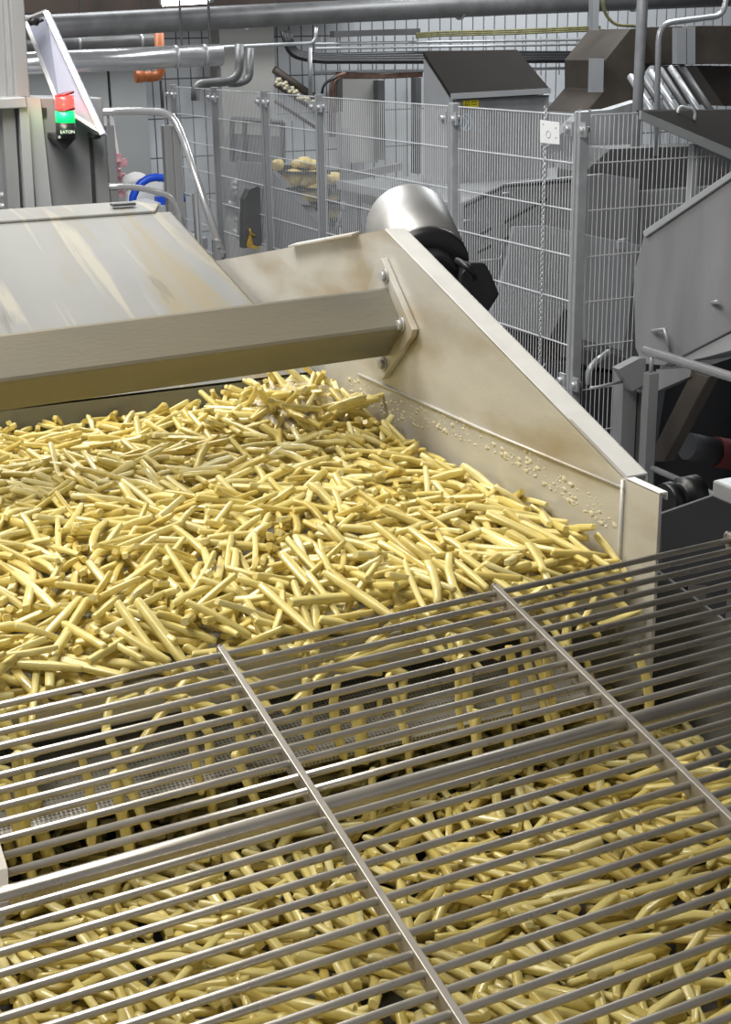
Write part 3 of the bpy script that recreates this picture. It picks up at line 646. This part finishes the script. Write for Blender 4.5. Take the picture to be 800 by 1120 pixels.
# ================================================================= PIPES AND CABLES
def pipe(name, label, m, pts, r, y, cat='pipe', fillet=0, rings=(), ends=None):
    ps = [P(u, v, y=(y if not isinstance(y, (list, tuple)) else y[i])) for i, (u, v) in enumerate(pts)]
    mb = MB().tube(ps, r, 20, fillet)
    if not rings: return mb.build(name, m, label=label, cat=cat, origin=ps[0])
    t = thing(name, label, cat, ps[0]); mb.build('pipe_body', m, t)
    for f in rings: p = ps[0].lerp(ps[-1], f); d = (ps[-1]-ps[0]).normalized(); MB().tube([p, p+d*.02], r*1.05, 20).build('joint_ring', 'galv', t)
    for f in rings:
        p = ps[0].lerp(ps[-1], min(f+.03, .97))
        if p[2] < 3: MB().tube([p, (p[0], p[1], 4.6)], .008, 6).build('hanger', 'pipe', t)
    return t
pipe('overhead_pipe', 'thick grey pipe running across the top of the view', 'pipe', [(-60,33),(60,29),(190,22),(380,12.5),(560,5),(900,-7)], .076, [9.4,9.4,9.45,9.6,9.8,10.1], rings=(.27,.5,.72))
pipe('insulated_pipe', 'shiny insulated pipe with a blunt end above the handrail', 'rail', [(-60,73),(60,68),(242,60)], .068, 9, rings=(.82,.93))
pipe('rear_pipe', 'dull grey pipe behind the shiny insulated pipe', 'pipe', [(-60,52),(60,47),(175,43)], .05, 10.6, rings=(.6,.9))
pipe('drain_pipe', 'orange plastic drain pipe with an elbow below the shiny pipe', 'orange', [(174,36),(176,84),(150,84)], .034, 10.2, fillet=.06)
q = P(151,84,y=10.2); MB().tube([q-V((.02,0,0)), q+V((.03,0,0)), q+V((.031,0,0)), q+V((.08,0,0)), q+V((.081,0,0)), q+V((.10,0,0))], [.042,.042,.037,.037,.041,.041], 18).build('pipe_collar', 'orange', label='ribbed orange collar on the end of the drain pipe', cat='pipe collar', origin=q)
pipe('down_pipe', 'grey down pipe bending left, nearest of the pair', 'pipe', [(262,48),(262,88),(214,92),(214,110)], .034, 10.4, fillet=.12)
pipe('down_pipe', 'grey down pipe bending left, right one of the pair', 'pipe', [(274,50),(273,86),(262,91),(250,91)], .030, 10.6, fillet=.1)
pipe('vertical_conduit', 'thin vertical conduit left of the U shaped pipes', 'steel_dark', [(176,88),(178,118)], .012, 10.2)
t = thing('cable_bundle', 'black cable bundle bending down and running behind the cabinet', 'cables', P(310,36,y=11.4))
for k in range(4):
    MB().tube([P(309+k*2.5,34,y=11.4+.05*k), P(316+k*2,60-k,y=11.4+.05*k), P(345,67-k*2,y=11.4+.05*k), P(480,67-k*3,y=11.4+.05*k), P(664,66-k*2.5,y=11.4+.05*k)], .022, 8, .35).build('cable', 'black', t)
t = thing('cable_tray', 'wire cable tray with thin conduits running behind the cabinet', 'cable tray', P(350,80,y=11.6))
m = MB()
for v in (45,50,76): m.tube([P(345,v+3,y=11.6),P(664,v-2,y=11.6)], .014, 6)
for k in range(16): m.tube([P(352+k*20,40,y=11.62),P(352+k*20,82,y=11.62)], .006, 4)
m.build('tray_rail', 'galv', t)
m = MB()
for k in range(4): m.tube([P(368,80+k*1.6,y=11.5),P(420,82+k,y=11.5),P(462,80+k,y=11.5)], .012, 6)
m.build('brown_cable', 'copper', t)
m = MB()
for k in range(3): m.tube([P(455,37+k*2,y=11.5),P(480,35+k*2,y=11.45),P(560,33+k*2,y=11.5),P(657,29+k*2,y=11.5)], .011, 6)
m.build('yellow_cable', 'ycable', t)
MB().prism(px([(366,34),(460,31),(460,37),(366,41)], 11.55), (0,.1,0)).build('channel', 'steel_dark', t)
t = thing('cable_drop', 'brown cables and a bracket dropping beside the fence top', 'cables', P(362,110,y=10.8))
m = MB().tube([P(378,80,y=10.8),P(362,86,y=10.8),P(362,150,y=10.8)], .016, 8, .2).tube([P(372,84,y=10.9),P(366,90,y=10.9),P(366,150,y=10.9)], .012, 8, .1); m.build('cable', 'copper', t)
MB().tube([P(368,84,y=10.7),P(354,92,y=10.7),P(352,104,y=10.7)], .012, 8, .15).build('hose', 'black', t)
board([(369,84),(375,84),(375,122),(369,122)], 10.9, .1).build('bracket', 'steel_dark', t)
pipe('upright_tube', 'thin upright tube between the far conveyor and brown cables', 'galv', [(339,52),(340,105)], .018, 10.5)
pipe('wall_conduit', 'horizontal thin conduit above the far conveyor', 'galv', [(236,52),(345,47),(346,30)], .014, 10.5, fillet=.1)
MB().prism(px([(414,88),(421,88),(421,175),(414,175)], 12.2), (0,.1,0)).build('wall_strip', 'steel_dark', label='dark vertical strip on the white wall left of the cabinet', cat='strip')
MB().prism(px([(455,85),(461,85),(461,190),(455,190)], 12.2), (0,.1,0)).build('wall_strip', 'steel_dark', label='dark vertical strip touching the left side of the cabinet', cat='strip')
MB().prism(px([(374,85),(414,85),(414,178),(374,178)], 12.3), (0,.1,0)).build('wall_sheet', 'beige', label='grey wall panel between the brown cables and the dark strip', cat='panel')
MB().prism(px([(601,112),(628,112),(628,142),(601,142)], 12.2), (0,.3,0)).build('junction_box', 'steel_light', label='pale steel box between the cabinet and the corner post', cat='box')
pipe('tall_column_pipe', 'thick upright grey pipe rising above the sloped lid', 'galv', [(704,-30),(703,0),(696,160)], .029, 6.6)
pipe('bent_conduit', 'thinner upright pipe bending right beside the thick upright pipe', 'galv', [(718,170),(721,26),(792,17),(796,-12)], .017, 7.0, fillet=.1)
pipe('yellow_hose', 'thin yellow hose curving under the overhead pipe', 'ycable', [(659,-5),(661,14),(672,27),(702,29)], .010, 7.6, fillet=.12, cat='hose')
# ducts on the right
t = thing('brown_chute', 'bronze tinted steel chute narrowing down to the left', 'chute', P(690,100,y=8.2))
board([(690,31),(744,31),(744,71),(712,71),(698,90),(690,124),(640,124),(662,98),(662,66)], 8.2, .5).build('chute_body', 'brown_steel', t, bevel=.005)
board([(649,64),(661,64),(660,101),(648,101)], 8.1, .05).build('end_plate', 'steel_light', t); board([(649,-3),(656,-3),(655,33),(649,33)], 8.1, .05).build('end_plate', 'steel_light', t)
board([(600,160),(640,122),(668,120),(700,110),(700,150),(660,178),(610,178)], 7.6, .1).build('lower_sheet', 'steel_light', t)
t = thing('square_duct', 'square bronze duct with a pale bolted joint at the right edge', 'duct', P(780,50,y=7.6))
board([(762,28),(830,28),(830,70),(762,70)], 7.6, .6).build('duct_body', 'brown_steel', t, bevel=.004)
m = MB().prism(px([(741,30),(751,30),(751,70),(741,70)], 7.55), (0,.05,0)).prism(px([(752,29),(761,29),(761,70),(752,70)], 7.55), (0,.05,0)); m.build('joint_plate', 'steel_light', t)
board([(762,72),(830,72),(830,116),(792,116)], 7.9, .4).build('lower_chute', 'brown_steel', t)
t = thing('roller_slope', 'row of steel tubes sloping down between the two upright pipes', 'tubes', P(730,100,y=7.3))
for k in range(6): MB().tube([P(690+k*11,84-k*2.5,y=7.6), P(716+k*13,126,y=7.2)], .022, 12).build('tube', ('galv','steel_dark')[k % 2], t)
# ================================================================= LEFT BACKGROUND
MF = thing('machine_frame', 'square steel frame uprights at the left edge of the view', 'frame', (P(20,150,y=3.9)[0],3.9,0))  # uprights and cross member of a machine frame
board([(-8,-8),(3,-8),(9,107),(-8,107)], 3.95, .05).build('upright', 'steel', MF)
board([(10,-8),(26,-8),(33,106),(17,107)], 3.9, .06).build('upright', 'steel', MF, bevel=.003)
board([(3,-8),(10,-8),(17,107),(9,107)], 3.93, .03).build('upright', 'steel', MF)
board([(-10,108),(28,106),(30,118),(-10,120)], 3.85, .1).build('cross_member', 'steel_light', MF, bevel=.003)
board([(2,118),(16,118),(24,255),(11,255)], 3.88, .06).build('upright', 'steel', MF)
board([(21,118),(31,116),(40,255),(30,255)], 3.86, .08).build('upright', 'steel_light', MF)
q = P(20,250,y=3.9); MB().box((q[0]-.05,3.86,0), (q[0]+.04,3.96,q[2])).build('upright', 'steel', MF)
m = MB().tube([P(-5,214,y=4.5),P(30,212,y=4.5)], .01, 8).tube([P(-5,226,y=4.5),P(30,224,y=4.5)], .01, 8); m.build('rail', 'galv', MF)
EC = thing('switch_cabinet', 'grey steel switch cabinet behind the stack light', 'cabinet', (P(80,200,y=3.9)[0],3.9,0))
board([(44,107),(112,107),(115,148),(124,255),(60,255)], 3.9, .25).build('body', 'steel', EC, bevel=.003)
board([(29,106),(44,107),(60,255),(42,255)], 3.88, .05).build('side_strip', 'steel_light', EC)
board([(98,146),(101,146),(107,255),(104,255)], 3.89, .01).build('door_gap', 'dark', EC)
board([(44,118),(51,118),(51,128),(45,128)], 3.895, .01).build('keyhole', 'dark', EC)
q = P(85,240,y=3.9); MB().box((q[0]-.09,3.92,0), (q[0]+.06,4.12,q[2])).build('plinth', 'steel', EC)
m = MB().tube([P(98,147,y=3.87),P(101,150,y=3.84),P(108,150,y=3.84),P(110,146,y=3.87)], .006, 8, .01); m.build('handle', 'blackm', EC)
LD = thing('tilted_lid', 'tilted blue white framed panel leaning over the stack light', 'panel', P(100,140,y=3.95))  # opened hinged lid plate with a bluish white inner face
A_, B_, C_, D_ = P(28,22,y=4.05), P(51,13,y=3.95), P(113,147,y=3.80), P(66,118,y=3.88)
def quad(a, b, c, d, t):
    n = (b-a).cross(d-a).normalized()*t
    return MB().prism([a,b,c,d], n)
quad(A_, B_, C_, D_, .012).build('sheet', 'bluew', LD)
m = MB()
for p_, q_ in ((A_,B_),(B_,C_),(C_,D_),(D_,A_)): m.tube([p_,q_], .0075, 4)
i1 = A_.lerp(B_,.78); i2 = D_.lerp(C_,.78); m.tube([B_+V((-.006,-.01,0)), C_+V((-.006,-.01,0))], .008, 4); m.build('rim', 'galv', LD)
m = MB().blob(P(37,24,y=3.93), (.016,.006,.010), 8, 5, 3, .6).blob(P(44,22,y=3.92), (.008,.006,.006), 8, 5, 9, .6); m.build('hinge', 'blackm', LD)
SL = thing('stack_light', 'red over green stack light on a black base', 'signal lamp', P(72,163,y=3.80))
def cy_(u, v0, v1, r, r2=None, y=3.80): return MB().tube([P(u,v0,y=y), P(u+.6,v1,y=y)], [r, r2 or r], 24)
cy_(70.3,102,104,.026).build('top_cap', mat('dark red', (.25,.01,.01), .4), SL)
l = cy_(70.5,104,119,.025).build('red_lens', 'red_lens', SL)
cy_(71,119,121.5,.026).build('middle_ring', mat('dark ring', (.10,.02,.02), .4), SL)
l = cy_(71,121.5,134,.025).build('green_lens', 'green_lens', SL)
cy_(71.5,134,152,.026).build('base', 'blackm', SL)
board([(62,147),(82,147),(82,153),(73,163),(70,163),(62,153)], 3.79, .115).build('bracket', 'blackm', SL, bevel=.003)
m = MB().tube([P(65,150,y=3.785),P(65,150,y=3.78)], .004, 8); m.build('screw', 'galv', SL)
fc_ = bpy.data.curves.new('lettering', 'FONT'); fc_.body = 'EATON'; fc_.size = .0115; fc_.extrude = .0006; fc_.align_x = 'CENTER'; fc_.materials.append(M['white'])
tmp = bpy.data.objects.new('tmp', fc_); link(tmp); dg = bpy.context.evaluated_depsgraph_get(); me = bpy.data.meshes.new_from_object(tmp.evaluated_get(dg)); bpy.data.objects.remove(tmp)
o = link(bpy.data.objects.new('lettering', me)); o.parent = SL; q = P(74,146,y=3.772)-V(SL['_o'])
o.matrix_local = Matrix.Translation(q) @ Matrix.Rotation(-.42, 4, 'Z') @ Matrix.Rotation(math.pi/2, 4, 'X')
# left handrail
HR = thing('stair_handrail', 'bent steel stair handrail descending right beside the cabinet', 'handrail', (P(180,230,y=6)[0],6,0))
MB().tube([P(95,123,y=6),P(150,121,y=6),P(188,124,y=6),P(200,150,y=5.95),P(241,272,y=5.6)], .016, 14, .10).build('top_rail', 'rail', HR)
MB().tube([P(112,204,y=6),P(150,204,y=6),P(186,214,y=6),P(194,228,y=6),P(200,250,y=6)], .013, 12, .08).build('lower_rail', 'rail', HR)
for u0, u1 in ((119,124),(182,185),(191,194)):
    a = P(u0,137,y=6.02); MB().box((a[0]-.018,6.0,0), (a[0]+.018,6.05,a[2])).build('post', 'steel', HR, bevel=.003)
    MB().tube([(a[0],6.02,a[2]), (a[0],6.02,P(u0,124,y=6.02)[2])], .006, 8).build('pin', 'galv', HR)
MB().tube([P(116,195,y=6.2),P(124,240,y=6.2)], .008, 8).tube([P(200,150,y=6),P(234,262,y=5.68)], .008, 8).build('brace', 'wire', HR)
q = P(237,262,y=5.62); MB().box((q[0]-.012,5.6,0), (q[0]+.012,5.64,q[2])).build('post', 'steel', HR)
PX0 = P(120,230,y=7.6)[0]; wp = thing('work_platform', 'raised steel platform beyond the left handrail carrying the blue drum', 'platform', (PX0,7.6,0))
MB().box((PX0-.6,7.4,1.26), (P(140,230,y=9)[0],9.8,1.32)).build('deck', 'steel', wp)
for xx in (PX0-.5, P(140,230,y=9)[0]-.1):
    for yy in (7.5,9.7): MB().box((xx,yy,0), (xx+.08,yy+.08,1.26)).build('leg', 'steel', wp)
t = thing('blue_drum', 'blue plastic drum ring seen beyond the left handrail', 'drum', P(165,215,y=8.5))
c = P(172,219,y=8.5); arc = [c+V((.16*math.cos(k*.314), 0, .16*math.sin(k*.314)-.02)) for k in range(11)]
MB().tube(arc, .024, 10).build('ring', 'blue', t); MB().box(c+V((-.17,-.01,-.10)), c+V((-.02,.06,-.02))).build('side', 'blue', t); MB().box(c+V((.0,-.01,-.03)), c+V((.15,.06,.02))).build('side', 'blue', t)
MB().prism(px([(140,212),(152,198),(178,200),(178,226),(140,226)], 8.8), (0,.05,0)).build('lid', 'white', t)
c = P(128,185,y=9); t = thing('carton_pile', 'pile of pinkish cartons behind the handrail post', 'cartons', c)
for k in range(12): q = P(116+(k % 3)*5, 172+k*5.5, y=9+.05*k); MB().box(q, q+V((.07,.1,.05)), .3*k).build('carton', 'pink', t)
board([(112,118),(124,128),(130,165),(130,240),(112,240)], 9.4, .02).build('white_board', 'white', label='white board leaning behind the left handrail', cat='board')
MB().blob(P(148,197,y=9), (.09,.06,.05), 12, 8, 4, .2).build('sack', 'white', label='pale sack lying beyond the handrail near the blue drum', cat='sack', origin=P(148,197,y=9))
MB().prism(px([(128,232),(176,222),(178,250),(132,258)], 7.6), (0,.3,0)).build('bench', 'steel_light', label='pale steel bench top below the blue drum', cat='bench')
pipe('dark_upright', 'dark upright left of the fence foot behind the handrail', 'steel_dark', [(214,212),(240,600)], .02, 7, cat='post')
# ================================================================= LAMPS AND ADDED FILLS
LT = thing('ceiling_lamp', 'bright white tube lamp at the top left of the view', 'lamp', P(203,2,y=10.5))
MB().tube([P(178,3,y=10.2),P(228,0,y=10.2)], .024, 14).build('tube', 'lamp', LT); MB().tube([P(176,0,y=10.3),P(232,-4,y=10.3)], .045, 10).build('housing', 'steel', LT)
def area(loc, size, e, col, tgt=None, sy=None):
    d = bpy.data.lights.new('area', 'AREA'); d.shape = 'RECTANGLE'; d.size = size; d.size_y = sy or size; d.energy = e; d.color = col
    o = link(bpy.data.objects.new('area_light', d)); o.location = loc
    dr = (V(tgt) if tgt else V((loc[0], loc[1], 0)))-V(loc); o.rotation_euler = dr.to_track_quat('-Z', 'Y').to_euler(); return o
area((-.2,3.0,4.4), 1.0, 105, (1,.96,.88), (.3,1.8,1.7), 1.6)
area((-.6,1.2,4.4), 1.0, 46, (1,.95,.86), (.5,1.2,1.7), 1.4)  # added front fill without a fixture, brightens the fries
area((.5,2.5,4.4), .8, 26, (1,.98,.95), (1.7,5.4,1.7), 1.2).data.spread = math.radians(95)  # added fill, no fixture there; lifts the camera-facing sides further back
area((2.0,6.0,4.5), .6, 120, (.96,.98,1), (3.2,6.5,1), 2.4)
area((6.0,7.6,4.5), .6, 90, (.95,.98,1), sy=3)
area((2.5,10.6,4.5), 3, 90, (.95,.98,1), sy=.6)
area((7.5,10.6,4.5), 3, 100, (.95,.98,1), sy=.6)
def point(p, e, col, r):
    d = bpy.data.lights.new('lamp_glow', 'POINT'); d.energy = e; d.color = col; d.shadow_soft_size = r; o = link(bpy.data.objects.new('lamp_light', d)); o.location = p
point(P(66,111,y=3.74), .14, (1,.08,.06), .02); point(P(66,128,y=3.74), .10, (.05,1,.3), .02)
w = bpy.data.worlds.new('world'); bpy.context.scene.world = w; w.use_nodes = True
w.node_tree.nodes['Background'].inputs[0].default_value = (.62,.64,.68,1); w.node_tree.nodes['Background'].inputs[1].default_value = .30
for o in bpy.data.objects:
    if '_o' in o.keys(): del o['_o']
vs = bpy.context.scene.view_settings
vs.view_transform = 'Standard'; vs.look = 'None'; vs.gamma = 1; vs.use_curve_mapping = False; vs.exposure = 0.33
